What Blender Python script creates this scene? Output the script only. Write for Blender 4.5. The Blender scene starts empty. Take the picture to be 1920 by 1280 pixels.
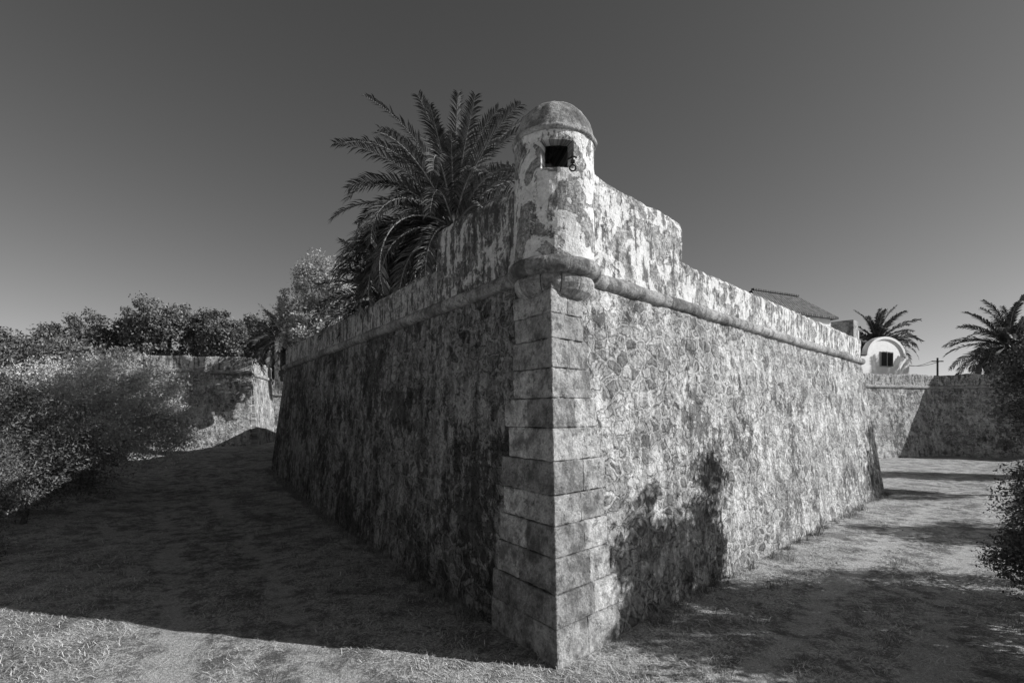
import bpy, math, random
import numpy as np
from mathutils import Vector, noise as mn
rng=np.random.default_rng(7); random.seed(7)
sc=bpy.context.scene
CAMZ=3.2
SUN_EL=math.radians(28); SX,SY=0.993,-0.118
# ---------------------------------------------------------------- node helpers
def N(nt,typ,ins=None,**props):
    n=nt.nodes.new(typ)
    for k,v in props.items(): setattr(n,k,v)
    for k,v in (ins or {}).items():
        s=n.inputs[k]
        if isinstance(v,bpy.types.NodeSocket): nt.links.new(v,s)
        else: s.default_value=v
    return n
def M(nt,op,a,b=0.0,c=0.0,clamp=False):
    n=N(nt,'ShaderNodeMath',{0:a,1:b,2:c},operation=op); n.use_clamp=clamp; return n.outputs[0]
def MR(nt,v,a,b,c=0.0,d=1.0):
    return N(nt,'ShaderNodeMapRange',{0:v,1:a,2:b,3:c,4:d},interpolation_type='SMOOTHSTEP').outputs[0]
def MIX(nt,f,a,b):
    return N(nt,'ShaderNodeMix',{0:f,2:a,3:b},data_type='FLOAT').outputs[0]
def NOI(nt,vec,scale,detail=4,rough=.55,dist=0.0,dim='3D'):
    return N(nt,'ShaderNodeTexNoise',{'Vector':vec,'Scale':scale,'Detail':detail,'Roughness':rough,'Distortion':dist},noise_dimensions=dim)
def MAPV(nt,vec,scale=(1,1,1),loc=(0,0,0)):
    return N(nt,'ShaderNodeMapping',{'Vector':vec,'Scale':scale,'Location':loc}).outputs[0]
def newmat(name):
    m=bpy.data.materials.new(name); m.use_nodes=True; nt=m.node_tree
    b=nt.nodes['Principled BSDF']; b.inputs['Roughness'].default_value=.9
    b.inputs['Specular IOR Level'].default_value=.15
    return m,nt,b
def finish(nt,b,alb,h=None,dist=.03,strength=1.0,rough=.9):
    nt.links.new(alb,b.inputs['Base Color'])
    b.inputs['Roughness'].default_value=rough
    if h is not None:
        bp=N(nt,'ShaderNodeBump',{'Strength':strength,'Distance':dist,'Height':h})
        nt.links.new(bp.outputs[0],b.inputs['Normal'])
def uvec(nt,seed):
    t=N(nt,'ShaderNodeTexCoord').outputs['UV']
    return MAPV(nt,t,loc=(seed*7.3,seed*3.1,seed*1.7))
def warp(nt,v,scale,amt,detail=3,dim='2D'):
    d=NOI(nt,v,scale,detail,dim=dim).outputs['Color']
    d=N(nt,'ShaderNodeVectorMath',{0:d,1:(.5,.5,.5)},operation='SUBTRACT').outputs[0]
    d=N(nt,'ShaderNodeVectorMath',{0:d,'Scale':amt},operation='SCALE').outputs[0]
    return N(nt,'ShaderNodeVectorMath',{0:v,1:d},operation='ADD').outputs[0]

def rubble(name,seed,base=1.0,lichen=.5,plaster=0.0,sx=3.3,sz=4.4,streak=.65,spread=1.0,shade_amt=.35):
    m,nt,b=newmat(name); v=uvec(nt,seed)
    vw=warp(nt,v,2.6,.26,3)
    v2=MAPV(nt,vw,scale=(sx,sz,1))
    ed=N(nt,'ShaderNodeTexVoronoi',{'Vector':v2,'Scale':1.0,'Randomness':.95},feature='DISTANCE_TO_EDGE',voronoi_dimensions='2D').outputs['Distance']
    cc=N(nt,'ShaderNodeTexVoronoi',{'Vector':v2,'Scale':1.0,'Randomness':.95},feature='F1',voronoi_dimensions='2D').outputs['Color']
    sepc=N(nt,'ShaderNodeSeparateColor',{0:cc}); cell=sepc.outputs[0]; cell2=sepc.outputs[1]
    nf=NOI(nt,v,13,6,.74,dim='2D').outputs[0]; nm=NOI(nt,v,3.4,5,.65,dim='2D').outputs[0]
    # ragged stones in a rough mortar bed; some stones are buried in the mortar
    ed2=M(nt,'ADD',ed,M(nt,'MULTIPLY',M(nt,'SUBTRACT',nf,.5),.42))
    ed2=M(nt,'SUBTRACT',ed2,MR(nt,cell2,.35,1,0,.20))
    ed2=M(nt,'ADD',ed2,M(nt,'MULTIPLY',M(nt,'SUBTRACT',nm,.5),.42))
    mask=MR(nt,ed2,.04,.13)
    stone=M(nt,'MULTIPLY_ADD',cell,.22*base*spread,(.24-.11*spread)*base)
    mort=M(nt,'MULTIPLY',MR(nt,nm,.3,.7,.27,.41),base)
    alb=MIX(nt,mask,mort,stone)
    crev_shade=M(nt,'MULTIPLY',MR(nt,ed2,0,.05),MR(nt,ed2,.12,.05))  # shadow in the gaps round the stones, painted into the albedo
    crev_shade=M(nt,'MULTIPLY',crev_shade,MR(nt,nm,.62,.42))
    alb=M(nt,'MULTIPLY',alb,M(nt,'SUBTRACT',1.0,M(nt,'MULTIPLY',crev_shade,shade_amt)))
    alb=M(nt,'MULTIPLY',alb,MR(nt,nf,.32,.66,.55,1.35))
    pl=NOI(nt,v,.7,6,.68,.3,dim='2D').outputs[0]
    pm=MR(nt,M(nt,'ADD',pl,plaster),.50,.60)
    pm=M(nt,'MULTIPLY',pm,MR(nt,nm,.38,.54,.2,1))
    alb=MIX(nt,M(nt,'MULTIPLY',pm,.75),alb,M(nt,'MULTIPLY',MR(nt,nf,.3,.7,.36,.62),base))
    lm=NOI(nt,MAPV(nt,v,scale=(1.1,.8,1)),3.6,8,.76,.2,dim='2D').outputs[0]
    big=NOI(nt,v,.5,2,.6,dim='2D').outputs[0]
    lm=M(nt,'ADD',lm,M(nt,'MULTIPLY',M(nt,'SUBTRACT',big,.5),.7))
    lk=MR(nt,lm,.60-.12*lichen,.66-.12*lichen)
    alb=MIX(nt,M(nt,'MULTIPLY',lk,.75),alb,.05*base)
    st=NOI(nt,MAPV(nt,v,scale=(2.2,.6,1)),1.4,4,.65,dim='2D').outputs[0]
    alb=M(nt,'MULTIPLY',alb,MR(nt,st,.36,.58,streak,1.1))
    h=M(nt,'MULTIPLY',mask,1.1)
    h=MIX(nt,M(nt,'MULTIPLY',pm,.7),h,1.1)
    h=M(nt,'ADD',h,M(nt,'MULTIPLY',nf,1.1)); h=M(nt,'ADD',h,M(nt,'MULTIPLY',nm,1.4))
    finish(nt,b,alb,h,.044,1.0,.95); return m

def plaster(name,seed,white=.68,peel=.5,stain=.4,under=.24):
    m,nt,b=newmat(name); v=uvec(nt,seed)
    a=NOI(nt,v,1.7,7,.60,.4,dim='2D').outputs[0]; nf=NOI(nt,v,22,5,.72,dim='2D').outputs[0]; nm=NOI(nt,v,5,5,.65,dim='2D').outputs[0]
    mk=MR(nt,a,.56-.12*peel,.572-.12*peel)
    wh=M(nt,'MULTIPLY',MR(nt,nm,.3,.7,.80,1.06),white)
    wh=M(nt,'MULTIPLY',wh,MR(nt,nf,.3,.6,.85,1.04))
    un=M(nt,'MULTIPLY',MR(nt,nf,.3,.7,.55,1.55),under)
    un=M(nt,'MULTIPLY',un,MR(nt,nm,.35,.65,.65,1.35))
    alb=MIX(nt,mk,wh,un)
    st=NOI(nt,MAPV(nt,v,scale=(4.0,.8,1)),1.4,6,.68,dim='2D').outputs[0]
    lk=NOI(nt,v,6,7,.76,dim='2D').outputs[0]
    sm=MR(nt,M(nt,'ADD',M(nt,'MULTIPLY',st,.55),M(nt,'MULTIPLY',lk,.45)),.56-.14*stain,.62-.12*stain)
    alb=MIX(nt,M(nt,'MULTIPLY',sm,.85),alb,.06)
    h=M(nt,'ADD',M(nt,'MULTIPLY',M(nt,'SUBTRACT',1.0,mk),.9),M(nt,'MULTIPLY',nf,.8))
    h=M(nt,'ADD',h,M(nt,'MULTIPLY',nm,1.0))
    finish(nt,b,alb,h,.026,1.0,.9); return m

def ashlar(name,seed,base=.36,dark=.4):
    m,nt,b=newmat(name); g=N(nt,'ShaderNodeNewGeometry'); v=g.outputs['Position']
    v=MAPV(nt,v,loc=(seed,seed*2,0))
    nf=NOI(nt,v,24,5,.75).outputs[0]; nm=NOI(nt,v,3.8,6,.7).outputs[0]; nb=NOI(nt,v,1.3,3,.65).outputs[0]
    r=g.outputs['Random Per Island']
    alb=M(nt,'MULTIPLY',MR(nt,r,0,1,.58,1.22),base)
    alb=M(nt,'MULTIPLY',alb,MR(nt,nf,.3,.7,.65,1.3)); alb=M(nt,'MULTIPLY',alb,MR(nt,nm,.34,.62,.45,1.12))
    alb=MIX(nt,MR(nt,nb,.62-.12*dark,.74-.12*dark,0,.7),alb,.09)
    lk=NOI(nt,v,8,7,.8).outputs[0]
    alb=MIX(nt,MR(nt,lk,.55,.61,0,.68),alb,.07)
    h=M(nt,'ADD',M(nt,'MULTIPLY',nf,.8),M(nt,'MULTIPLY',nm,1.5))
    finish(nt,b,alb,h,.038,1.0,.92); return m

def flat(name,alb,rough=.8,var=.3,scale=8):
    m,nt,b=newmat(name); v=N(nt,'ShaderNodeNewGeometry').outputs['Position']
    nf=NOI(nt,v,scale,4,.65).outputs[0]
    a=M(nt,'MULTIPLY',MR(nt,nf,.3,.7,1-var,1+var),alb)
    finish(nt,b,a,nf,.01,.6,rough); return m

def leafmat(name,lo,hi,scale=1.2,trans=.25):
    m,nt,b=newmat(name)
    g=N(nt,'ShaderNodeNewGeometry'); r=g.outputs['Random Per Island']
    a=MR(nt,r,0,1,lo,hi)
    nt.links.new(a,b.inputs['Base Color']); b.inputs['Roughness'].default_value=.55
    b.inputs['Specular IOR Level'].default_value=.3
    if trans>0:
        tr=N(nt,'ShaderNodeBsdfTranslucent',{'Color':a})
        mx=N(nt,'ShaderNodeMixShader',{0:trans,1:b.outputs[0],2:tr.outputs[0]})
        nt.links.new(mx.outputs[0],nt.nodes['Material Output'].inputs['Surface'])
    return m

# ---------------------------------------------------------------- mesh helpers
def obj(name,verts,faces,mats,midx=None,uvs=None,smooth=False,parent=None,attr=None):
    me=bpy.data.meshes.new(name)
    me.from_pydata([tuple(map(float,v)) for v in verts] if not isinstance(verts,np.ndarray) else verts.tolist(),[],faces if isinstance(faces,list) else faces.tolist())
    if not isinstance(mats,(list,tuple)): mats=[mats]
    for m in mats: me.materials.append(m)
    if midx is not None: me.polygons.foreach_set('material_index',np.asarray(midx,dtype=np.int32))
    if uvs is not None:
        ul=me.uv_layers.new(name='UVMap'); li=np.zeros(len(me.loops),dtype=np.int32)
        me.loops.foreach_get('vertex_index',li)
        ul.data.foreach_set('uv',np.asarray(uvs,dtype=np.float32)[li].ravel())
    if attr is not None:
        at=me.attributes.new(attr[0],'FLOAT','POINT'); at.data.foreach_set('value',np.asarray(attr[1],dtype=np.float32))
    if smooth: me.polygons.foreach_set('use_smooth',np.ones(len(me.polygons),dtype=bool))
    me.update()
    o=bpy.data.objects.new(name,me); sc.collection.objects.link(o)
    if parent: o.parent=parent
    return o
def empty(name):
    e=bpy.data.objects.new(name,None); sc.collection.objects.link(e); return e
class MB:
    def __init__(s): s.v=[];s.f=[];s.m=[]
    def add(s,vs,fs,mi=0):
        o=len(s.v); s.v+= [tuple(map(float,p)) for p in vs]; s.f+=[tuple(i+o for i in f) for f in fs]; s.m+=[mi]*len(fs)
    def prism(s,bot,top,mi=0):
        n=len(bot); fs=[tuple(range(n))[::-1],tuple(range(n,2*n))]+[(i,(i+1)%n,(i+1)%n+n,i+n) for i in range(n)]
        s.add(list(bot)+list(top),fs,mi)
    def box(s,c,d,rot=0,mi=0):
        cx,cy,cz=c; dx,dy,dz=[q/2 for q in d]; ca,sa=math.cos(rot),math.sin(rot)
        P=[(cx+x*ca-y*sa,cy+x*sa+y*ca) for x,y in((-dx,-dy),(dx,-dy),(dx,dy),(-dx,dy))]
        s.prism([(x,y,cz-dz) for x,y in P],[(x,y,cz+dz) for x,y in P],mi)
    def tube(s,pts,rad,n=8,mi=0):
        pts=[Vector(p) for p in pts]; rings=[]
        for i,p in enumerate(pts):
            t=(pts[min(i+1,len(pts)-1)]-pts[max(i-1,0)]).normalized()
            a=t.cross(Vector((0,1,0.13))).normalized(); b2=t.cross(a)
            r=rad[i] if hasattr(rad,'__len__') else rad
            rings.append([p+(a*math.cos(2*math.pi*k/n)+b2*math.sin(2*math.pi*k/n))*r for k in range(n)])
        vs=[q for r in rings for q in r]
        fs=[(i*n+k,i*n+(k+1)%n,(i+1)*n+(k+1)%n,(i+1)*n+k) for i in range(len(pts)-1) for k in range(n)]
        fs+=[tuple(range(n)),tuple(range((len(pts)-1)*n,len(pts)*n))]
        s.add(vs,fs,mi)
    def make(s,name,mats,parent=None,smooth=False):
        return obj(name,s.v,s.f,mats,s.m,parent=parent,smooth=smooth)
def sst(x,a,b):
    t=np.clip((np.asarray(x,dtype=float)-a)/(b-a),0,1); return t*t*(3-2*t)

# ---------------------------------------------------------------- bastion frame
H=5.3; A0=np.array([.573,6.737]); DLm,DRm=.60,.78
dL=np.array([-.65,1]);dL/=np.linalg.norm(dL); dR=np.array([.975,1]);dR/=np.linalg.norm(dR)
nL=np.array([dL[1],-dL[0]]); nR=np.array([-dR[1],dR[0]])   # inward normals
Mi=np.linalg.inv(np.array([nL,nR]))
def arris(z): return A0+Mi@np.array([DLm*z/H,DRm*z/H])
def pL(z,s): return arris(z)+dL*s
def pR(z,s): return arris(z)+dR*s
SLb,SLt,SRb,SRt=22.3,20.7,20.9,20.0
def gz(X,Y):
    X=np.asarray(X,dtype=float);Y=np.asarray(Y,dtype=float)
    dp=-((X-A0[0])*nL[0]+(Y-A0[1])*nL[1])
    left=sst(-X,1,8)
    z=left*sst(Y,13,36)*1.0
    z=z+1.6*sst(dp,4.6,9.5)*sst(Y,13,21)*left
    z=z+1.5*sst(-Y,-4.3,.5)
    z=z+.6*sst(X-.9*Y,.6,5)*sst(Y,3,8)
    z=z+2.6*sst(dp,14,32)*left
    return z

M_left=rubble('rubble_left',1,base=.88,lichen=.78,plaster=.02,streak=.6,spread=1.3,shade_amt=.6)
M_right=rubble('rubble_right',2,base=1.5,lichen=.12,plaster=.02,streak=.72,shade_amt=.6,spread=1.1)
M_far=rubble('rubble_far',3,base=1.35,lichen=.35,plaster=.03,streak=.7,shade_amt=.5)
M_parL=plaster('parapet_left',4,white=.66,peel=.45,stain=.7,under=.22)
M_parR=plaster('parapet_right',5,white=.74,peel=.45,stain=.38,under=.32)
M_parF=plaster('parapet_low',6,white=.56,peel=.85,stain=.45,under=.32)
M_sentry=plaster('whitewash',14,white=.80,peel=.32,stain=.0,under=.28)
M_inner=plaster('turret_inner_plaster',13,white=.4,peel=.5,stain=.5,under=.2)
M_quoin=ashlar('quoin_ashlar',3,.52,.45)
M_cordon=ashlar('cordon_stone',9,.42,.5)
M_dome=ashlar('dome_render',5,.46,.45)
M_iron=flat('iron',.03,.6); M_top=flat('earth_fill',.2)

def panel(name,fn,u0b,u1b,u0t,u1t,z0,z1,step,mat,outn,amp,parent,seed):
    L=max(abs(u1b-u0b),abs(u1t-u0t)); nu=int(L/step)+1; nv=int((z1-z0)/step)+1
    vs=[];uv=[]
    for j in range(nv+1):
        b=j/nv; z=z0+(z1-z0)*b; bb=max(0,z/H)
        for i in range(nu+1):
            a=i/nu; s=(u0b+(u1b-u0b)*a)*(1-bb)+(u0t+(u1t-u0t)*a)*bb
            p=fn(z,s)
            q=Vector((s*1.0+seed*9,z,0))
            d=mn.noise(q*.5)*1.1+mn.noise(q*2.3)*.8+mn.noise(q*6.5)*.9
            f=min(1,a*nu*step/.25,(1-a)*nu*step/.25)
            vs.append((p[0]+outn[0]*d*amp*f,p[1]+outn[1]*d*amp*f,z)); uv.append((s,z))
    fs=[(j*(nu+1)+i,j*(nu+1)+i+1,(j+1)*(nu+1)+i+1,(j+1)*(nu+1)+i) for j in range(nv) for i in range(nu)]
    return obj(name,vs,fs,mat,uvs=uv,smooth=True,parent=parent)

fort=empty('stone_bastion')
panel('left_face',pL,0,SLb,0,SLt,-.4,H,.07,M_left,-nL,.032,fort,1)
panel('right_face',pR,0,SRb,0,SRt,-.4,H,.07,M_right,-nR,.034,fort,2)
def lerp2(b0,b1,t0,t1):
    def f(z,s): a=s; k=z/H; return (np.array(b0)*(1-a)+np.array(b1)*a)*(1-k)+(np.array(t0)*(1-a)+np.array(t1)*a)*k
    return f
def flank(name,b0,b1,t0,t1,mat):
    nu,nv=60,20; f=lerp2(b0,b1,t0,t1); vs=[];uv=[]
    L=np.linalg.norm(np.array(b1)-np.array(b0))
    for j in range(nv+1):
        z=-.4+(H+.4)*j/nv
        for i in range(nu+1):
            p=f(z,i/nu); vs.append((p[0],p[1],z)); uv.append((i/nu*L,z))
    fs=[(j*(nu+1)+i,j*(nu+1)+i+1,(j+1)*(nu+1)+i+1,(j+1)*(nu+1)+i) for j in range(nv) for i in range(nu)]
    obj(name,vs,fs,mat,uvs=uv,parent=fort)
bl=pL(0,SLb); tl=pL(H,SLt); br=pR(0,SRb); tr=pR(H,SRt)
flank('left_flank',bl,(-13.2,39.5),tl,(-12.4,39.5),M_far)
flank('right_flank',br,(20.2,38),tr,(19.4,38),M_far)
top=[tuple(arris(H)),tuple(tr),(19.4,38),(19,60),(-12,60),(-12.4,39.5),tuple(tl)]
obj('terreplein',[(x,y,H+.03) for x,y in top],[tuple(range(len(top)))],M_top,parent=fort)
def parapet(name,fn,inn,s0,s1,zt,mat,th,seed,step=.1):
    z0=H+.1; nu=max(2,int((s1-s0)/step)); nv=10; vs=[];uv=[];cols=nv+3
    for i in range(nu+1):
        s=s0+(s1-s0)*i/nu; p=fn(H,s); t=zt(s)+mn.noise(Vector((s*1.3,seed,0)))*.04+mn.noise(Vector((s*5,seed,3)))*.03+min(0,mn.noise(Vector((s*3,seed,9)))+.15)*.08
        for j in range(nv+1):
            z=z0+(t-z0)*j/nv; d=.02*mn.noise(Vector((s*2,z*2,seed)))+(.05 if j==nv else 0)+.02
            q=p+inn*d; vs.append((q[0],q[1],z)); uv.append((s,z))
        q=p+inn*th; vs.append((q[0],q[1],t+.03)); uv.append((s,t+th)); vs.append((q[0],q[1],z0)); uv.append((s,t+th+1))
    fs=[]
    for i in range(nu):
        for j in range(cols-1):
            a=i*cols+j; fs.append((a,a+cols,a+cols+1,a+1))
    fs.append(tuple(range(cols))); fs.append(tuple(nu*cols+k for k in range(cols))[::-1])
    obj(name,vs,fs,mat,uvs=uv,parent=fort)
parapet('parapet_tall_left',pL,nL,.72,3.95,lambda s:6.84+.17*min(1,(s-.7)/2.5),M_parL,.62,1)
parapet('parapet_tall_right',pR,nR,.75,4.15,lambda s:7.08+.38*max(0,1-(s-.75)/.6)**2,M_parR,.62,2)
parapet('parapet_low_left',pL,nL,3.953,SLt,lambda s:6.24,M_parF,.75,3)
parapet('parapet_low_right',pR,nR,4.153,SRt-.02,lambda s:6.28,M_parR,.75,4)
b=MB(); c=pR(H,SRt-.5)+nR*.5; b.box((c[0],c[1],6.45),(.8,.8,1.1),math.atan2(dR[1],dR[0]))
b.make('parapet_end_pier',M_cordon,fort)
def cordon(name,fn,inn,s0,s1,flip):
    vs=[];fs=[];s=s0;K=12;rings=0
    def ring(s,r):
        nonlocal rings
        p=fn(H,s); zc=H+.06
        for k in range(K):
            a=-math.pi/2-.25+(math.pi+.5)*k/(K-1); rr=r*(1+.10*mn.noise(Vector((s*2.2,k*.5,flip))))
            q=p-inn*(math.cos(a)*rr*1.0-.0); vs.append((q[0],q[1],zc+math.sin(a)*rr))
        rings+=1
    while s<s1:
        L=random.uniform(.7,1.3); e=min(s1,s+L); r=.13+random.uniform(-.003,.003)
        n0=rings
        ring(s,r-.006); ring(s+.01,r)
        m=max(2,int((e-s)/.12))
        for q in range(1,m): ring(s+(e-s)*q/m,r)
        ring(e-.01,r); ring(e,r-.006)
        for i in range(n0,rings-1):
            for k in range(K-1):
                a=i*K+k; fs.append((a,a+K,a+K+1,a+1))
        s=e
    obj(name,vs,fs,M_cordon,smooth=True,parent=fort)
cordon('cordon_left',pL,nL,.45,SLt+.1,1); cordon('cordon_right',pR,nR,.5,SRt+.1,2)
# quoins
zs=[-.35,.45,.86,1.30,1.70,2.10,2.55,3.0,3.42,3.85,4.28,4.66,5.02,5.28]
b=MB()
def corner(z,off): return arris(z)+Mi@np.array([-off,-off])
def P3(p,z): return (p[0],p[1],z)
for k in range(len(zs)-1):
    z0,z1=zs[k]+.004,zs[k+1]-.004; zm=(z0+z1)/2; f=zm/H
    wl=(1.62*(1-f)+.82*f)+random.uniform(-.02,.12)*(1 if k%2 else -1)
    wr=(1.45*(1-f)+.62*f)+random.uniform(-.02,.12)*(1 if k%2 else -1)
    off=.056+random.uniform(-.012,.012); inn=.25
    cl=wl*random.uniform(.42,.62) if (k%2==0 or wl>1.15) else wl
    cr=wr*random.uniform(.45,.6) if (k%2==1 or wr>1.1) else wr
    def poly(z,a,bb):
        c=corner(z,off); ci=corner(z,-inn)
        return [P3(c+dL*a,z),P3(c,z),P3(c+dR*bb,z),P3(ci+dR*max(bb-.05,.02),z),P3(ci,z),P3(ci+dL*max(a-.05,.02),z)]
    b.prism(poly(z0,cl,cr),poly(z1,cl,cr))
    def side(fnd,inn_n,s0,s1,o):
        def pl(z):
            c=corner(z,o); return [P3(c+fnd*s0,z),P3(c+fnd*s1,z),P3(c+fnd*s1+inn_n*.3,z),P3(c+fnd*s0+inn_n*.3,z)]
        b.prism(pl(z0),pl(z1))
    if cl<wl: side(dL,nL,cl+.007,wl,off-.006)
    if cr<wr: side(dR,nR,cr+.007,wr,off-.006)
q=b.make('quoin_stones',M_quoin,fort)
bv=q.modifiers.new('bev','BEVEL'); bv.width=.022; bv.segments=3; bv.limit_method='ANGLE'
sb=q.modifiers.new('sub','SUBSURF'); sb.subdivision_type='SIMPLE'; sb.levels=4; sb.render_levels=4
tx_=bpy.data.textures.new('weather','CLOUDS'); tx_.noise_scale=.15; tx_.noise_depth=5
dm=q.modifiers.new('disp','DISPLACE'); dm.texture=tx_; dm.texture_coords='GLOBAL'; dm.strength=.042; dm.mid_level=.5

# ---------------------------------------------------------------- sentry turret
sent=empty('sentry_turret'); CX,CY=.66,8.35
def lathe_pt(r,th,z): return (CX+r*math.sin(th),CY-r*math.cos(th),z)
NA=96
zr=list(np.linspace(5.3,6.77,24))+list(np.linspace(6.77,7.17,7)[1:])+[7.24,7.33]
def opening(a,z):
    t=(a+.5)/NA*360; t=(t+180)%360-180
    if abs(t)<23.5 and 6.77<z<7.17: return True
    if abs(abs(t)-180)<24 and 6.0<z<7.34: return True
    return False
vs=[];uv=[];idx={}
for w,R in enumerate((.62,.44)):
    for j,z in enumerate(zr):
        for a in range(NA+1):
            th=2*math.pi*a/NA
            d=.022*mn.noise(Vector((math.cos(th)*2,math.sin(th)*2,z*2.2)))+.010*mn.noise(Vector((math.cos(th)*7,math.sin(th)*7,z*9)))
            idx[(w,j,a)]=len(vs); vs.append(lathe_pt(R+(d if w==0 else 0),th,z)); uv.append((th*.62,z))
fs=[];mi=[]
op=lambda j,a: 0<=j<len(zr)-1 and opening(a%NA,(zr[j]+zr[j+1])/2)
for j in range(len(zr)-1):
    for a in range(NA):
        if op(j,a): continue
        fs.append((idx[0,j,a],idx[0,j,a+1],idx[0,j+1,a+1],idx[0,j+1,a])); mi.append(0)
        fs.append((idx[1,j,a],idx[1,j+1,a],idx[1,j+1,a+1],idx[1,j,a+1])); mi.append(1)
        n0=len(fs)
        if op(j,a+1): fs.append((idx[0,j,a+1],idx[1,j,a+1],idx[1,j+1,a+1],idx[0,j+1,a+1]))
        if op(j,a-1): fs.append((idx[0,j,a],idx[0,j+1,a],idx[1,j+1,a],idx[1,j,a]))
        if op(j+1,a): fs.append((idx[0,j+1,a],idx[0,j+1,a+1],idx[1,j+1,a+1],idx[1,j+1,a]))
        if op(j-1,a): fs.append((idx[0,j,a],idx[1,j,a],idx[1,j,a+1],idx[0,j,a+1]))
        mi+=[0]*(len(fs)-n0)
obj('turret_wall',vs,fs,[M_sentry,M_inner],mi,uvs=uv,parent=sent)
def lathe(name,prof,mat,noise_amp=.006,smooth=True,nA=80,a0=0,a1=2*math.pi,c=None,parent=None):
    cx,cy=c or (CX,CY); vs=[];uv=[];n=len(prof)
    for i,(r,z) in enumerate(prof):
        for a in range(nA+1):
            th=a0+(a1-a0)*a/nA; th2=th if a<nA or a1-a0<6 else a0
            d=noise_amp*(mn.noise(Vector((math.cos(th2)*3,math.sin(th2)*3,z*4)))+.7*mn.noise(Vector((math.cos(th2)*9,math.sin(th2)*9,z*9))))
            rr=max(0,r+(d if r>.02 else 0)); vs.append((cx+rr*math.sin(th),cy-rr*math.cos(th),z)); uv.append((th*.6,z))
    fs=[(i*(nA+1)+a,i*(nA+1)+a+1,(i+1)*(nA+1)+a+1,(i+1)*(nA+1)+a) for i in range(n-1) for a in range(nA)]
    return obj(name,vs,fs,mat,uvs=uv,smooth=smooth,parent=parent or sent)
prof=[(.46,7.325),(.635,7.325),(.655,7.34),(.66,7.37),(.645,7.40),(.615,7.415)]
prof+=[(.605*math.cos(t),7.42+.565*math.sin(t)) for t in np.linspace(.05,math.pi/2,18)]
lathe('dome',prof,M_dome,.020)
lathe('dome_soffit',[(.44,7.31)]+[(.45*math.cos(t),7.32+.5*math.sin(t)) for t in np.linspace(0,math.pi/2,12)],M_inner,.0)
b=MB()
for k in range(9):
    a0=-math.pi*.70+k*math.pi*1.40/9+.003; a1=-math.pi*.70+(k+1)*math.pi*1.40/9-.003
    R=.60; r=.135; n=9;K=14; vs=[]
    for i in range(n+1):
        th=a0+(a1-a0)*i/n; rs=r-(.007 if i in(0,n) else 0)
        for kk in range(K):
            ph=2*math.pi*kk/K; rr=R+rs*math.cos(ph)*(1+.06*mn.noise(Vector((th*4,kk*.6,5)))); vs.append(lathe_pt(rr,th,H+.07+rs*1.0*math.sin(ph)+.018*mn.noise(Vector((th*3,kk*.5,0)))))
    fs=[(i*K+kk,i*K+(kk+1)%K,(i+1)*K+(kk+1)%K,(i+1)*K+kk) for i in range(n) for kk in range(K)]+[tuple(range(K)),tuple(range(n*K,n*K+K))]
    b.add(vs,fs)
b.make('turret_ring',M_cordon,sent,True)
b=MB()
cprof=[(.60,5.25),(.625,5.2),(.615,5.12),(.57,5.03),(.46,4.95),(.30,4.90),(.0,4.89)]
ang=[-2.0,-1.15,-.42,.10,.62,1.25,2.0]
for k in range(6):
    a0=ang[k]+.012;a1=ang[k+1]-.012;n=8;vs=[]
    for i in range(n+1):
        th=a0+(a1-a0)*i/n
        for (r,z) in cprof: vs.append(lathe_pt(max(r,.01)-(.012 if i in(0,n) else 0)*(r>.1)+.012*mn.noise(Vector((th*4,z*6,2))),th,z))
    K=len(cprof); fs=[(i*K+q,(i+1)*K+q,(i+1)*K+q+1,i*K+q+1) for i in range(n) for q in range(K-1)]
    fs+=[tuple(range(K)),tuple(range(n*K,n*K+K))]
    b.add(vs,fs)
b.make('corbel',M_quoin,sent,False)
b=MB(); x,y=.875,7.735
b.tube([(x,y-.03,6.97),(x,y-.045,6.9),(x,y-.045,6.78)],.014,8)
b.tube([(x-.06,y+.02,6.90),(x+.02,y-.05,6.90),(x+.06,y-.03,6.895)],.014,8)
b.box((x,y-.045,6.83),(.06,.04,.04))
b.tube([(x+.045*math.cos(t),y-.05,6.735+.045*math.sin(t)) for t in np.linspace(0,2*math.pi,14)],.012,6)
b.make('iron_latch',M_iron,sent)

# ---------------------------------------------------------------- curtain walls
def curtain(name,p0,p1,zt,zc,zb=-.5,th=1.0,batt=.7,side=1,mats=None):
    p0=np.array(p0,float);p1=np.array(p1,float);d=p1-p0;L=np.linalg.norm(d);d/=L
    out=np.array([d[1],-d[0]])*side
    pr=[(batt,zb),(batt*.5,(zb+zc)/2),(0,zc-.12)]+[(.13*math.cos(a),zc+.13*math.sin(a)) for a in np.linspace(-1.4,1.4,6)]+[(0.0,zc+.14),(-.02,(zc+zt)/2),(0,zt-.1),(-.04,zt),(-th,zt+.02),(-th,zb)]
    n=max(2,int(L/.4)); K=len(pr); vs=[];uv=[]
    for i in range(n+1):
        q=p0+d*L*i/n
        for j,(o_,z) in enumerate(pr):
            jz=.10*mn.noise(Vector((i*.5,L,1))) if j in(K-4,K-3,K-2) else 0
            p=q+out*(o_+.03*mn.noise(Vector((i*.4,z,L)))*(j<3)); vs.append((p[0],p[1],z+jz)); uv.append((L*i/n+L*3,z))
    fs=[];mi=[]
    for i in range(n):
        for j in range(K-1):
            a=i*K+j; fs.append((a,a+K,a+K+1,a+1)); mi.append(0 if j<2 else (1 if j<8 else 2))
    fs+= [tuple(range(K)),tuple(range(n*K,n*K+K))]; mi+=[0,0]
    return obj(name,vs,fs,mats or [M_far,M_cordon,M_parF],mi,uvs=uv)
curtain('fortress_curtain_wall',(-60,22.5),(-18.0,36.9),7.05,6.05,batt=.9)
curtain('fortress_curtain_wall',(-18.0,36.9),(-19.6,43.5),6.9,5.9,batt=.5)
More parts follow.
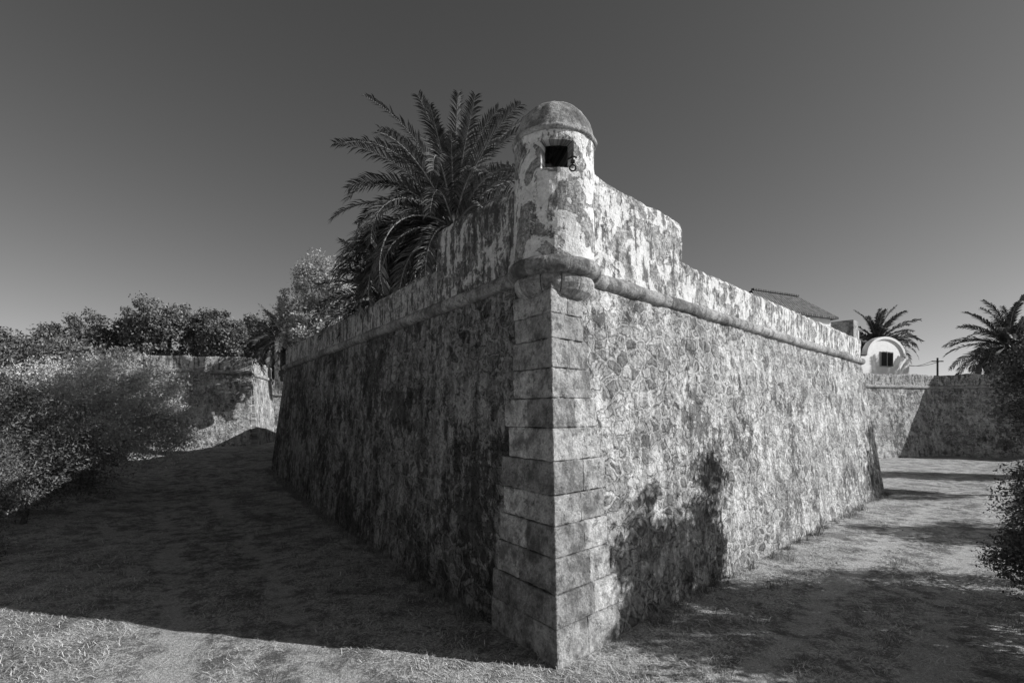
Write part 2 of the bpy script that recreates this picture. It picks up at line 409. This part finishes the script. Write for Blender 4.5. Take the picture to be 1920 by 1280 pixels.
curtain('fortress_curtain_wall',(-19.8,43.5),(-11,45.5),5.6,4.7,batt=.7)
curtain('fortress_curtain_wall',(19,36.3),(32.6,41.2),6.15,5.2,batt=.9)
curtain('fortress_curtain_wall',(32.6,41.2),(62,24.5),6.15,5.2,batt=.9)
fs_=empty('distant_sentry_turret')
fc=(-18.3,42.6)
lathe('wall',[(.02,5.0),(.62,5.1),(.62,6.9),(.66,6.92),(.66,7.02)],M_parF,.004,c=fc,parent=fs_)
lathe('dome',[(.6*math.cos(t),7.02+.6*math.sin(t)) for t in np.linspace(0,math.pi/2,10)],M_dome,.004,c=fc,parent=fs_)
b=MB(); b.box((fc[0]+.1,fc[1]-.6,6.35),(.3,.1,.5)); b.make('loophole',M_iron,fs_)

# ---------------------------------------------------------------- ground
def vnoise(x,y,s,seed):
    r=np.random.default_rng(seed); a=0
    for q in range(5):
        th=r.uniform(0,6.28); f=s*r.uniform(.6,1.6); a=a+np.sin((x*math.cos(th)+y*math.sin(th))*f+r.uniform(0,6.28)+1.3*np.sin((x*math.sin(th)-y*math.cos(th))*f*.7))
    return a/5
def track(X,Y):
    """bare worn wheel tracks: 1 = bare dirt"""
    out=0
    for nn,dd,c1,c2,am in((nL,dL,2.5,4.1,.85),(nR,dR,1.8,3.3,.95)):
        s=(X-A0[0])*dd[0]+(Y-A0[1])*dd[1]; p=-((X-A0[0])*nn[0]+(Y-A0[1])*nn[1])
        wob=.12*np.sin(s*.3+c1)+.18*vnoise(X,Y,1.2,31)
        wd_=.46+.15*vnoise(X,Y,.8,33)
        for c in(c1,c2):
            out=np.maximum(out,am*(.9+.25*vnoise(X,Y,1.0,35))*np.exp(-((p-c-wob)/wd_)**2))
        out=np.maximum(out,.45*np.exp(-((p-(c1+c2)/2-wob)/1.4)**2))
    return out
def small(X,Y): return (.035*vnoise(X,Y,1.1,1)+.015*vnoise(X,Y,3.2,2)+.008*vnoise(X,Y,8,3))*(np.hypot(X,Y-8)<80)-.04*track(X,Y)*(np.hypot(X,Y-8)<60)
n=440; t=np.linspace(-1,1,n); k=7.4; g=1500*np.sinh(k*t)/math.sinh(k)
GX,GY=np.meshgrid(g+0.0,g+11.0)
GZ=gz(GX,GY)+small(GX,GY)
verts=np.stack([GX.ravel(),GY.ravel(),GZ.ravel()],1)
ii,jj=np.meshgrid(np.arange(n-1),np.arange(n-1)); a=(jj*n+ii).ravel()
faces=np.stack([a,a+1,a+n+1,a+n],1)
m,nt,bs=newmat('dirt_and_dry_grass')
P=N(nt,'ShaderNodeNewGeometry').outputs['Position']
tr_=N(nt,'ShaderNodeAttribute',attribute_name='track').outputs['Fac']
nf=NOI(nt,P,24,5,.8).outputs[0]; nm=NOI(nt,P,3.0,6,.74).outputs[0]
vx=NOI(nt,P,80,1,.8).outputs[0]
nq=NOI(nt,P,.9,7,.76).outputs[0]
soil=MR(nt,nm,.32,.68,.20,.40)
sm=M(nt,'ADD',M(nt,'MULTIPLY',nf,.45),M(nt,'MULTIPLY',nm,.55))
straw=MR(nt,M(nt,'SUBTRACT',sm,M(nt,'MULTIPLY',tr_,.08)),.43,.53)
gr=MR(nt,nf,.36,.62,.26,.78)
alb=MIX(nt,M(nt,'MULTIPLY',straw,.85),soil,gr)
dk=MR(nt,nq,.47,.58)
alb=MIX(nt,M(nt,'MULTIPLY',dk,.62),alb,.12)
bare=MR(nt,M(nt,'ADD',tr_,M(nt,'MULTIPLY',M(nt,'SUBTRACT',nm,.5),1.6)),.42,.88)
alb=MIX(nt,M(nt,'MULTIPLY',bare,.85),alb,M(nt,'MULTIPLY',MR(nt,nf,.3,.7,.75,1.2),.58))
alb=M(nt,'MULTIPLY',alb,MR(nt,vx,.3,.7,.6,1.35))
h=M(nt,'ADD',nf,M(nt,'MULTIPLY',nm,1.2)); h=M(nt,'ADD',h,M(nt,'MULTIPLY',vx,.35))
finish(nt,bs,alb,h,.042,1.0,.95)
obj('ground',verts,faces,m,smooth=True,attr=('track',track(GX,GY).ravel()*(np.hypot(GX,GY).ravel()<60)))

def blades(name,px,py,ln,up,wd,mat,seed=0):
    r=np.random.default_rng(seed); N_=len(px); pz=gz(px,py)+small(px,py)
    az=r.uniform(0,2*np.pi,N_); L=ln*r.uniform(.5,1.3,N_); u=up*r.uniform(.1,1.3,N_)
    dx,dy=np.cos(az),np.sin(az); sx,sy=-dy,dx; w=wd*r.uniform(.6,1.4,N_)
    b0=np.stack([px-sx*w,py-sy*w,pz-.01],1);b1=np.stack([px+sx*w,py+sy*w,pz-.01],1)
    mx,my,mz=px+dx*L*.5,py+dy*L*.5,pz+L*u*.8+.008
    c0=np.stack([mx-sx*w*.8,my-sy*w*.8,mz],1);c1=np.stack([mx+sx*w*.8,my+sy*w*.8,mz],1)
    tp=np.stack([px+dx*L,py+dy*L,pz+L*u*1.1+.006],1)
    V=np.stack([b0,b1,c1,c0,tp],1).reshape(-1,3); o=np.arange(N_)*5
    F=[[a,a+1,a+2,a+3] for a in o.tolist()]+[[a+3,a+2,a+4] for a in o.tolist()]
    return obj(name,V,F,mat)
M_straw=leafmat('straw',.35,.8,3,0); M_tuft=leafmat('tuft',.10,.34,2,.0)
def outside(px,py,m=.05):
    q=np.stack([px-A0[0],py-A0[1]],1); return (q@nL< -m)|(q@nR< -m)
def scatter(nn,x0,x1,y0,y1,seed):
    r=np.random.default_rng(seed); px=r.uniform(x0,x1,nn);py=y0+(y1-y0)*r.uniform(0,1,nn)**1.3
    k=outside(px,py)&(np.abs(px)<py*1.05+1)
    cl=vnoise(px,py,2.2,seed+5)+.5*vnoise(px,py,6,seed+6)+r.normal(0,.3,nn)-1.2*track(px,py); k&=cl>-.2
    return px[k],py[k]
px,py=scatter(95000,-10,9,5,13,11); blades('dry_grass',px,py,.14,.2,.0032,M_straw,1)
px,py=scatter(30000,-22,24,10,34,12); blades('dry_grass',px,py,.18,.3,.005,M_straw,2)
tx=[];ty=[];r=np.random.default_rng(5)
for dd,nn_,S,cnt in((dL,nL,22,190),(dR,nR,20.5,80)):
    for k in range(cnt):
        s=r.uniform(.1,1)**1.1*S; c=A0+dd*s-nn_*r.uniform(.03,.28); m_=int(r.uniform(10,45)); sp=r.uniform(.03,.09)
        tx+=list(c[0]+r.normal(0,sp,m_));ty+=list(c[1]+r.normal(0,sp,m_))
for k in range(170):
    c=(r.uniform(-9,9),r.uniform(6.2,16))
    if outside(np.array([c[0]]),np.array([c[1]]),.3)[0] and track(np.array(c[0]),np.array(c[1]))<.5:
        m_=int(r.uniform(8,40)); tx+=list(c[0]+r.normal(0,.06,m_));ty+=list(c[1]+r.normal(0,.06,m_))
blades('grass_tufts',np.array(tx),np.array(ty),.10,1.3,.0035,M_tuft,3)
b=MB()
for k in range(160):
    px_,py_=random.uniform(-8,12),random.uniform(5.5,20)
    if not outside(np.array([px_]),np.array([py_]),.1)[0]: continue
    s=random.uniform(.012,.04); z=float(gz(px_,py_)+small(np.array(px_),np.array(py_)))+.005
    pts=[(px_+s*random.uniform(.6,1.2)*math.cos(a),py_+s*random.uniform(.6,1.2)*math.sin(a)) for a in np.linspace(0,5.2,6)]
    b.prism([(x,y,z-.02) for x,y in pts],[(px_+(x-px_)*.6,py_+(y-py_)*.6,z+s*.6) for x,y in pts])
b.make('gravel_stones',M_quoin)

# ---------------------------------------------------------------- vegetation
M_bark=flat('bark',.09,.95,.4,12)
M_leafD=leafmat('leaf_dark',.03,.12,1.2,.0); M_leafM=leafmat('leaf_mid',.05,.2,1.2,.1); M_leafL=leafmat('leaf_silver',.32,.75,.8,.25)
M_leafP=leafmat('leaf_poplar',.25,.6,.8,.35); M_leafR=leafmat('leaf_row',.07,.26,.8,.1)
def crown(blobs,clumps,per,size,seed,cr=.28,asp=.45,shell=.55):
    r=np.random.default_rng(seed)
    vol=np.array([bb[3]*bb[4]*bb[5] for bb in blobs])**.75; vol/=vol.sum(); C=[]
    for bb,w in zip(blobs,vol):
        k=max(3,int(clumps*w)); d=r.normal(size=(k,3)); d/=np.linalg.norm(d,axis=1)[:,None]
        rad=shell+(1.08-shell)*r.uniform(0,1,k)**.6
        C.append(np.array(bb[:3])+d*rad[:,None]*np.array(bb[3:6]))
    C=np.concatenate(C); K=len(C); sz=cr*r.uniform(.5,1.4,K)
    g_=np.clip(r.normal(size=(K*per,3)),-1.7,1.7)
    pts=np.repeat(C,per,axis=0)+g_*np.repeat(sz,per)[:,None]*np.array([.6,.6,.5])
    n_=len(pts); a=r.normal(size=(n_,3));a/=np.linalg.norm(a,axis=1)[:,None]
    c=np.cross(a,r.normal(size=(n_,3)));c/=np.linalg.norm(c,axis=1)[:,None]
    s=size*r.uniform(.6,1.4,n_)[:,None]
    V=np.stack([pts-a*s,pts+c*s*asp,pts+a*s,pts-c*s*asp],1).reshape(-1,3)
    return V,C
def tree(name,base,blobs,clumps,per,size,mat,seed,trunk=.15,lean=(0,0),cr=.28,asp=.45,limbs=10,shell=.55):
    V,C=crown(blobs,clumps,per,size,seed,cr,asp,shell)
    nq=len(V)//4; F=np.arange(nq*4).reshape(-1,4).tolist()
    b=MB(); r=random.Random(seed)
    bx,by=base; bz=float(gz(bx,by))-.15
    cen=np.mean([bb[:3] for bb in blobs],axis=0); fork=np.array([bx+(cen[0]-bx)*.4+lean[0],by+(cen[1]-by)*.4+lean[1],bz+(cen[2]-bz)*.45])
    mid=(np.array([bx,by,bz])+fork)/2+np.array([r.uniform(-.1,.1),r.uniform(-.1,.1),0])
    b.tube([(bx,by,bz),tuple(mid),tuple(fork)],[trunk*1.2,trunk*.9,trunk*.75],10)
    for i in r.sample(range(len(C)),min(limbs,len(C))):
        e=C[i]; m_=fork*.5+e*.5+np.array([r.uniform(-.3,.3),r.uniform(-.3,.3),r.uniform(0,.3)])*np.linalg.norm(e-fork)*.3
        b.tube([tuple(fork),tuple(m_),tuple(e)],[trunk*.5,trunk*.28,trunk*.08],6)
    nv=len(b.v); allv=np.concatenate([np.array(b.v),V]); fs=b.f+[[q+nv for q in f] for f in F]
    return obj(name,allv,fs,[M_bark,mat],[0]*len(b.f)+[1]*nq)
# left shrubs
tree('shrub_tree',(-15.2,19.2),[(-15.8,19.6,3.8,1.4,1.2,1.2),(-14.4,19.0,4.1,1.1,1.0,1.1),(-13.3,19.4,3.7,1.0,.9,1.1),(-12.6,19.6,2.6,.8,.8,1.0),(-14.0,18.7,2.2,1.3,.9,1.0),(-15.9,18.6,2.3,1.3,.9,.9),(-17.8,20,3.6,1.5,1.4,1.5)],560,120,.052,M_leafL,21,.09,limbs=16,cr=.38,asp=.36,shell=.35)
tree('shrub_tree',(-13.6,14.8),[(-14.6,15.0,3.0,1.2,1.1,1.3),(-13.2,14.9,2.5,1.1,.9,1.1),(-12.4,15.4,1.7,.9,.7,.9),(-13.4,14.3,1.3,1.2,.8,.8),(-16.0,15.6,3.2,1.3,1.3,1.4)],420,130,.044,M_leafM,22,.07,lean=(.25,0),limbs=24,cr=.34,asp=.36,shell=.3)
tree('shrub_tree',(-11.2,11.4),[(-11.6,11.5,1.6,.8,.6,.9),(-12.4,12.2,1.9,1.0,.8,1.0),(-11.3,11.3,.7,.6,.5,.5)],130,120,.034,M_leafM,27,.05,limbs=20,cr=.27,asp=.36,shell=.3)
tree('shrub_tree',(-19.3,26.5),[(-19.8,26.5,4.9,1.6,1.6,1.6),(-18.1,27.3,3.8,1.1,1.2,1.4),(-18.7,26.2,2.8,1.7,1.2,1.1),(-22,26,5.2,1.9,1.8,1.8)],280,100,.075,M_leafR,23,.12,limbs=14,cr=.42)
tree('shrub_tree',(-25.5,26),[(-25.5,26,5.2,2.2,2.0,2.1),(-28,26,5.0,2.2,2,2.2)],200,80,.1,M_leafM,24,.15,cr=.45)
tree('bush',(-8.7,8.0),[(-8.85,8.1,.75,.35,.35,.5)],12,40,.028,M_leafM,25,.02,cr=.2,limbs=14)
specs=[(-39,48,12.2,2.6),(-35,50,11.9,2.1),(-31.8,48,13.4,2.4),(-27.9,50,12.6,2.2),(-25,47,11.2,1.8),(-22.2,49,12.4,1.9),(-19.2,48,11.6,1.8),(-43,52,10.8,2.6),(-48,50,10.8,2.8)]
for i,(x,y,zt,r_) in enumerate(specs):
    z=zt-r_*.7
    bl_=[(x,y,z,r_*.95,r_,r_*.7),(x-r_*.6,y,z-r_*.5,r_*.6,r_*.7,r_*.6),(x+r_*.55,y+.3,z-r_*.45,r_*.6,r_*.7,r_*.6),(x,y,z-r_*1.1,r_*.8,r_*.8,r_*.9)]
    tree('stone_pine_tree',(x,y),bl_,160,95,.13,M_leafR if i%3 else M_leafM,40+i,.3,cr=.5,shell=.6)
tree('poplar_tree',(-10.6,30),[(-10.9,30,10.4,1.2,1.0,1.6),(-12.0,30,8.8,1.0,1.0,1.5),(-9.4,30,9.0,1.0,1.0,1.5),(-10.8,30,7.6,1.9,1.4,1.2),(-8.2,30,7.4,1.2,1.2,1.2)],330,85,.08,M_leafP,60,.14,cr=.36,limbs=30,shell=.25)
# right side vegetation
tree('roadside_tree',(10.9,8.0),[(10.45,9.85,5.25,.42,.4,.62),(10.3,9.3,4.3,.8,.6,.8),(10.2,8.5,3.9,1.0,.8,1.3),(9.9,7.7,5.0,.85,.8,.9),(9.9,7.0,3.2,1.2,1.1,1.6),(10.3,8.4,2.0,1.1,1.0,1.5)],300,90,.07,M_leafM,70,.1,cr=.28,limbs=22,shell=.2)
tree('roadside_shrub',(9.0,5.4),[(8.9,5.6,2.1,1.1,1.2,1.5),(8.6,4.6,1.6,1.2,1.2,1.3),(9.2,6.3,1.6,1.1,1.0,1.6)],180,80,.07,M_leafM,71,.08,cr=.3,limbs=14,shell=.3)
tree('roadside_shrub',(9.1,9.1),[(9.05,9.1,1.3,.6,.6,1.05),(9.0,9.0,.7,.75,.6,.6),(10.2,10,1.4,.8,.8,1.1)],200,130,.03,M_leafM,72,.05,cr=.2,limbs=10,shell=.35)
tree('roadside_tree',(20.8,20.8),[(20.9,20.8,4.6,1.4,1.4,1.2),(20.8,20.6,3.0,1.2,1.2,1.2),(22.2,21.5,5,1.6,1.5,1.5)],190,100,.07,M_leafM,73,.14,cr=.36,limbs=14)
tree('roadside_tree',(27,27),[(27.2,26.5,3.0,1.5,1.5,1.6),(29,27,3.6,1.8,1.5,2)],130,80,.1,M_leafD,74,.14,cr=.4,limbs=14)
tree('roadside_tree',(17,13.2),[(17.5,13.4,3.0,1.2,1.1,1.2),(18,14,2,1.4,1.2,1.5)],110,70,.08,M_leafM,75,.14,cr=.36,limbs=14)
V,_=crown([(x,90+12*math.sin(x*.3),4.5+1.2*math.sin(x*1.3),7,4,3.5) for x in range(-150,151,7)],1100,45,.5,99,cr=1.3)
obj('distant_trees',V,np.arange(len(V)).reshape(-1,4),M_leafD)

# palms
M_frond=leafmat('palm_frond',.035,.14,2,.0); M_rach=flat('palm_rachis',.24,.6,.2); M_ptr=flat('palm_trunk',.12,.95,.5,9)
def palm(name,x,y,zg,zc,L,nf,seed,leaf=.45,nl=46,w=.022,trunk=.3,emin=-35,dr=1.0,bias=None,ex=.9,upk=1.0):
    r=random.Random(seed); V=[];F=[]
    b=MB()
    hs=np.linspace(zg,zc,max(6,int((zc-zg)/.18)))
    b.tube([(x,y,h) for h in hs],[trunk*(1.08 if i%2 else .94) for i in range(len(hs))],14,0)
    for k in range(40):
        a=r.uniform(0,6.28); h=zc-r.uniform(0,.8); b.tube([(x+trunk*.8*math.cos(a),y+trunk*.8*math.sin(a),h),(x+trunk*1.5*math.cos(a),y+trunk*1.5*math.sin(a),h+.22)],[.06,.03],5,0)
    for k in range(nf):
        az=k*2.39996+r.uniform(-.2,.2); q=k/nf
        if bias is not None and q>.45 and r.random()<.35: az=bias+r.uniform(-.9,.9)
        e=math.radians(84-(84-emin)*q**ex+r.uniform(-7,7)); Lf=L*r.uniform(.85,1.08)*(1.0 if q<.8 else .95)
        if q<.35: Lf*=upk
        droop=dr*math.radians(r.uniform(50,85))*(.42+.8*math.cos(max(0,e)))
        p=Vector((x,y,zc)); S=24; pts=[p.copy()]; dirs=[]
        sw=r.uniform(-.25,.25)
        for i in range(S):
            t_=i/S; ee=e-droop*t_**1.5; aa=az+sw*t_*t_
            d=Vector((math.cos(ee)*math.cos(aa),math.cos(ee)*math.sin(aa),math.sin(ee))); dirs.append(d); p=p+d*(Lf/S); pts.append(p.copy())
        b.tube(pts,[.032*L/4*(1-.85*i/S) for i in range(S+1)],5,1)
        tw=r.uniform(-.5,.5)
        for i in range(nl):
            t_=.12+.88*(i+.5)/nl; fi=min(S-1,int(t_*S)); pp_=pts[fi].lerp(pts[fi+1],t_*S-fi); d=dirs[fi]
            side=d.cross(Vector((0,0,1)))
            if side.length<.05: side=Vector((1,0,0))
            side.normalize(); up=side.cross(d).normalized()
            ll=leaf*(math.sin(math.pi*min(1,.18+t_*.74))**.6)*r.uniform(.85,1.12)
            for sg in(-1,1):
                s2=(side*math.cos(tw)+up*math.sin(tw))*sg
                dd=(s2*.7+d*.8+up*r.uniform(-.05,.5)).normalized()
                m_=pp_+dd*ll*.5; tip=pp_+dd*ll+Vector((0,0,-ll*.22))
                wv=d.cross(dd).cross(dd).normalized()*w
                o=len(V); V+=[tuple(pp_-wv*.6),tuple(pp_+wv*.6),tuple(m_+wv),tuple(m_-wv),tuple(tip)]
                F+=[(o,o+1,o+2,o+3),(o+3,o+2,o+4)]
    nv=len(b.v); vs=b.v+V; fs=b.f+[tuple(q+nv for q in f) for f in F]
    obj(name,vs,fs,[M_ptr,M_rach,M_frond],b.m+[2]*len(F))
palm('palm_tree',-1.75,16,H,8.75,4.2,96,11,.54,62,.020,.38,-44,1.28,bias=math.pi,ex=1.0,upk=.95)
palm('palm_tree',-3.9,17.4,H,6.9,2.7,50,2,.45,42,.022,.25,-20)
palm('palm_tree',-14.9,34.9,H,7.9,2.9,54,3,.45,34,.03,.25,-30)
palm('palm_tree',34.2,50,2,9.6,3.8,70,4,.6,34,.045,.35,-30)
palm('palm_tree',40.6,43.6,2,8.6,4.5,76,5,.65,36,.045,.35,-40)

# ---------------------------------------------------------------- buildings
M_white=flat('white_paint',.8,.7,.05,3); M_tile,ntt,bt=newmat('roof_tiles')
pv=N(ntt,'ShaderNodeTexCoord').outputs['Object']
wv=N(ntt,'ShaderNodeTexWave',{'Vector':pv,'Scale':2.6,'Distortion':1.2,'Detail':2},wave_type='BANDS',bands_direction='X').outputs['Fac']
nz=NOI(ntt,pv,7,6,.7).outputs[0]
finish(ntt,bt,M(ntt,'MULTIPLY',MR(ntt,nz,.3,.7,.07,.2),MR(ntt,wv,0,1,.7,1.15)),wv,.03,.7,.9)
M_glass=flat('dark_glass',.03,.2,.1)
hb=empty('tiled_roof_house')
P1=np.array([9.3,20.2]);P2=np.array([11.4,21.25]); e1=(P2-P1)/np.linalg.norm(P2-P1); e2=np.array([e1[1],-e1[0]])
zr_,ze=7.85,6.95
def pp(p,z): return (p[0],p[1],z)
R1,R2=P1-e1*.3,P2
c=[R1-e1*1.0-e2*1.5,R1-e1*1.0+e2*1.0,R2+e1*1.0+e2*1.0,R2+e1*1.0-e2*1.5]
b=MB(); b.add([pp(R1,zr_),pp(R2,zr_)]+[pp(q,ze) for q in c]+[pp(R1,zr_-.1),pp(R2,zr_-.1)]+[pp(q,ze-.08) for q in c],
 [(0,1,4,3),(1,5,4),(0,2,5,1),(0,3,2),(6,9,10,7),(7,10,11),(6,7,11,8),(2,3,9,8),(3,4,10,9),(4,5,11,10),(5,2,8,11)])
b.make('roof',M_tile,hb)
ci=[R1-e1*.8-e2*1.3,R1-e1*.8+e2*.8,R2+e1*.8+e2*.8,R2+e1*.8-e2*1.3]
b=MB(); b.prism([pp(q,5.3) for q in ci],[pp(q,6.9) for q in ci]); b.make('walls',M_white,hb)
rc=(R1+R2)/2
b=MB(); b.box((rc[0],rc[1],zr_+.03),(2.6,.12,.06),math.atan2(e1[1],e1[0])); b.make('ridge_tiles',M_tile,hb)
wh=empty('white_house')
hx0,hx1,hy,cxh=-2.5,2.6,0.0,0.0; GR=1.9
b=MB()
arc=[(cxh+(GR+.0)*math.cos(t),7.75+1.4*math.sin(t)) for t in np.linspace(0,math.pi,18)]
out=[(hx1,3),(hx1,7.6),(cxh+GR+.2,7.6)]+arc+[(cxh-GR-.2,7.6),(hx0,7.6),(hx0,3)]
b.prism([(x,hy,z) for x,z in out],[(x,hy+.35,z) for x,z in out]); b.box(((hx0+hx1)/2,hy+3.4,5.2),(hx1-hx0-.1,6,4.6))
b.make('walls',M_white,wh)
b=MB()
ar=[(cxh+r_*math.cos(t),7.75+(r_-GR+1.4)*math.sin(t)) for r_,seq in((GR+.14,np.linspace(0,math.pi,18)),(GR-.06,np.linspace(math.pi,0,18))) for t in seq]
n2=18
vs=[(x,hy-.14,z) for x,z in ar]+[(x,hy+.36,z) for x,z in ar]; fs=[]
for i in range(n2-1):
    j=2*n2-1-i; fs+=[(i,i+1,j-1,j),(36+i,36+j,36+j-1,36+i+1),(i,36+i,36+i+1,i+1),(j,j-1,36+j-1,36+j)]
b.add(vs,fs); b.make('gable_moulding',M_white,wh)
b=MB(); b.box((.1,hy-.02,7.45),(1.35,.1,1.25)); b.make('window_frame',flat('window_trim',.4,.7,.1),wh)
b=MB(); b.box((-.23,hy-.08,7.45),(.52,.06,1.1)); b.box((.43,hy-.08,7.45),(.52,.06,1.1)); b.make('window_panes',M_glass,wh)
b=MB(); b.box((-2.55,hy+.9,7.8),(.9,.8,3.8)); b.make('stair_block',M_white,wh)
b=MB(); b.box(((hx0+hx1)/2,hy+3.5,7.65),(hx1-hx0+.3,6.2,.2)); b.make('roof',M_tile,wh)
wh.location=(31.5,45,.1); wh.rotation_euler=(0,0,math.radians(22)); wh.scale=(1.2,1,1.03)
b=MB(); b.tube([(36.7,46,1),(36.7,46,8.0)],[.09,.07],8); b.box((36.7,46,7.7),(1.0,.08,.08))
for dz,xx in((7.75,36.3),(7.75,37.1)):
    b.tube([(xx+(34.8-xx)*t_,46+2*t_,dz-.6*math.sin(math.pi*t_)*.6) for t_ in np.linspace(0,1,10)],.02,4)
b.make('utility_pole',M_bark)

# ---------------------------------------------------------------- light, world, camera
sd=Vector((SX*math.cos(SUN_EL),SY*math.cos(SUN_EL),math.sin(SUN_EL)))
L=bpy.data.lights.new('sun','SUN'); L.energy=5.0; L.angle=math.radians(.5); L.color=(1,.997,.99)
lo=bpy.data.objects.new('sun',L); sc.collection.objects.link(lo); lo.rotation_euler=sd.to_track_quat('Z','Y').to_euler()
w=bpy.data.worlds.new('World'); sc.world=w; w.use_nodes=True; nt=w.node_tree; bg=nt.nodes['Background']
sky=nt.nodes.new('ShaderNodeTexSky'); sky.sky_type='NISHITA'; sky.sun_disc=False; sky.sun_elevation=SUN_EL; sky.sun_rotation=math.atan2(SX,SY)
sky.dust_density=.6; sky.air_density=1.0; sky.ozone_density=2
sep=N(nt,'ShaderNodeSeparateColor',{0:sky.outputs[0]})   # red-filter black and white film
v=M(nt,'POWER',sep.outputs[0],1.14)
cb=N(nt,'ShaderNodeCombineColor',{0:v,1:v,2:v})
nt.links.new(cb.outputs[0],bg.inputs['Color']); bg.inputs['Strength'].default_value=.083
cam=bpy.data.cameras.new('camera'); co=bpy.data.objects.new('camera',cam); sc.collection.objects.link(co)
co.location=(0,0,CAMZ); co.rotation_euler=(math.radians(90),0,0); cam.sensor_width=36; cam.lens=18.75; cam.shift_y=135/1920
cam.clip_end=5000; cam.clip_start=.05; sc.camera=co
sc.view_settings.view_transform='Standard'; sc.view_settings.look='None'; sc.view_settings.exposure=0
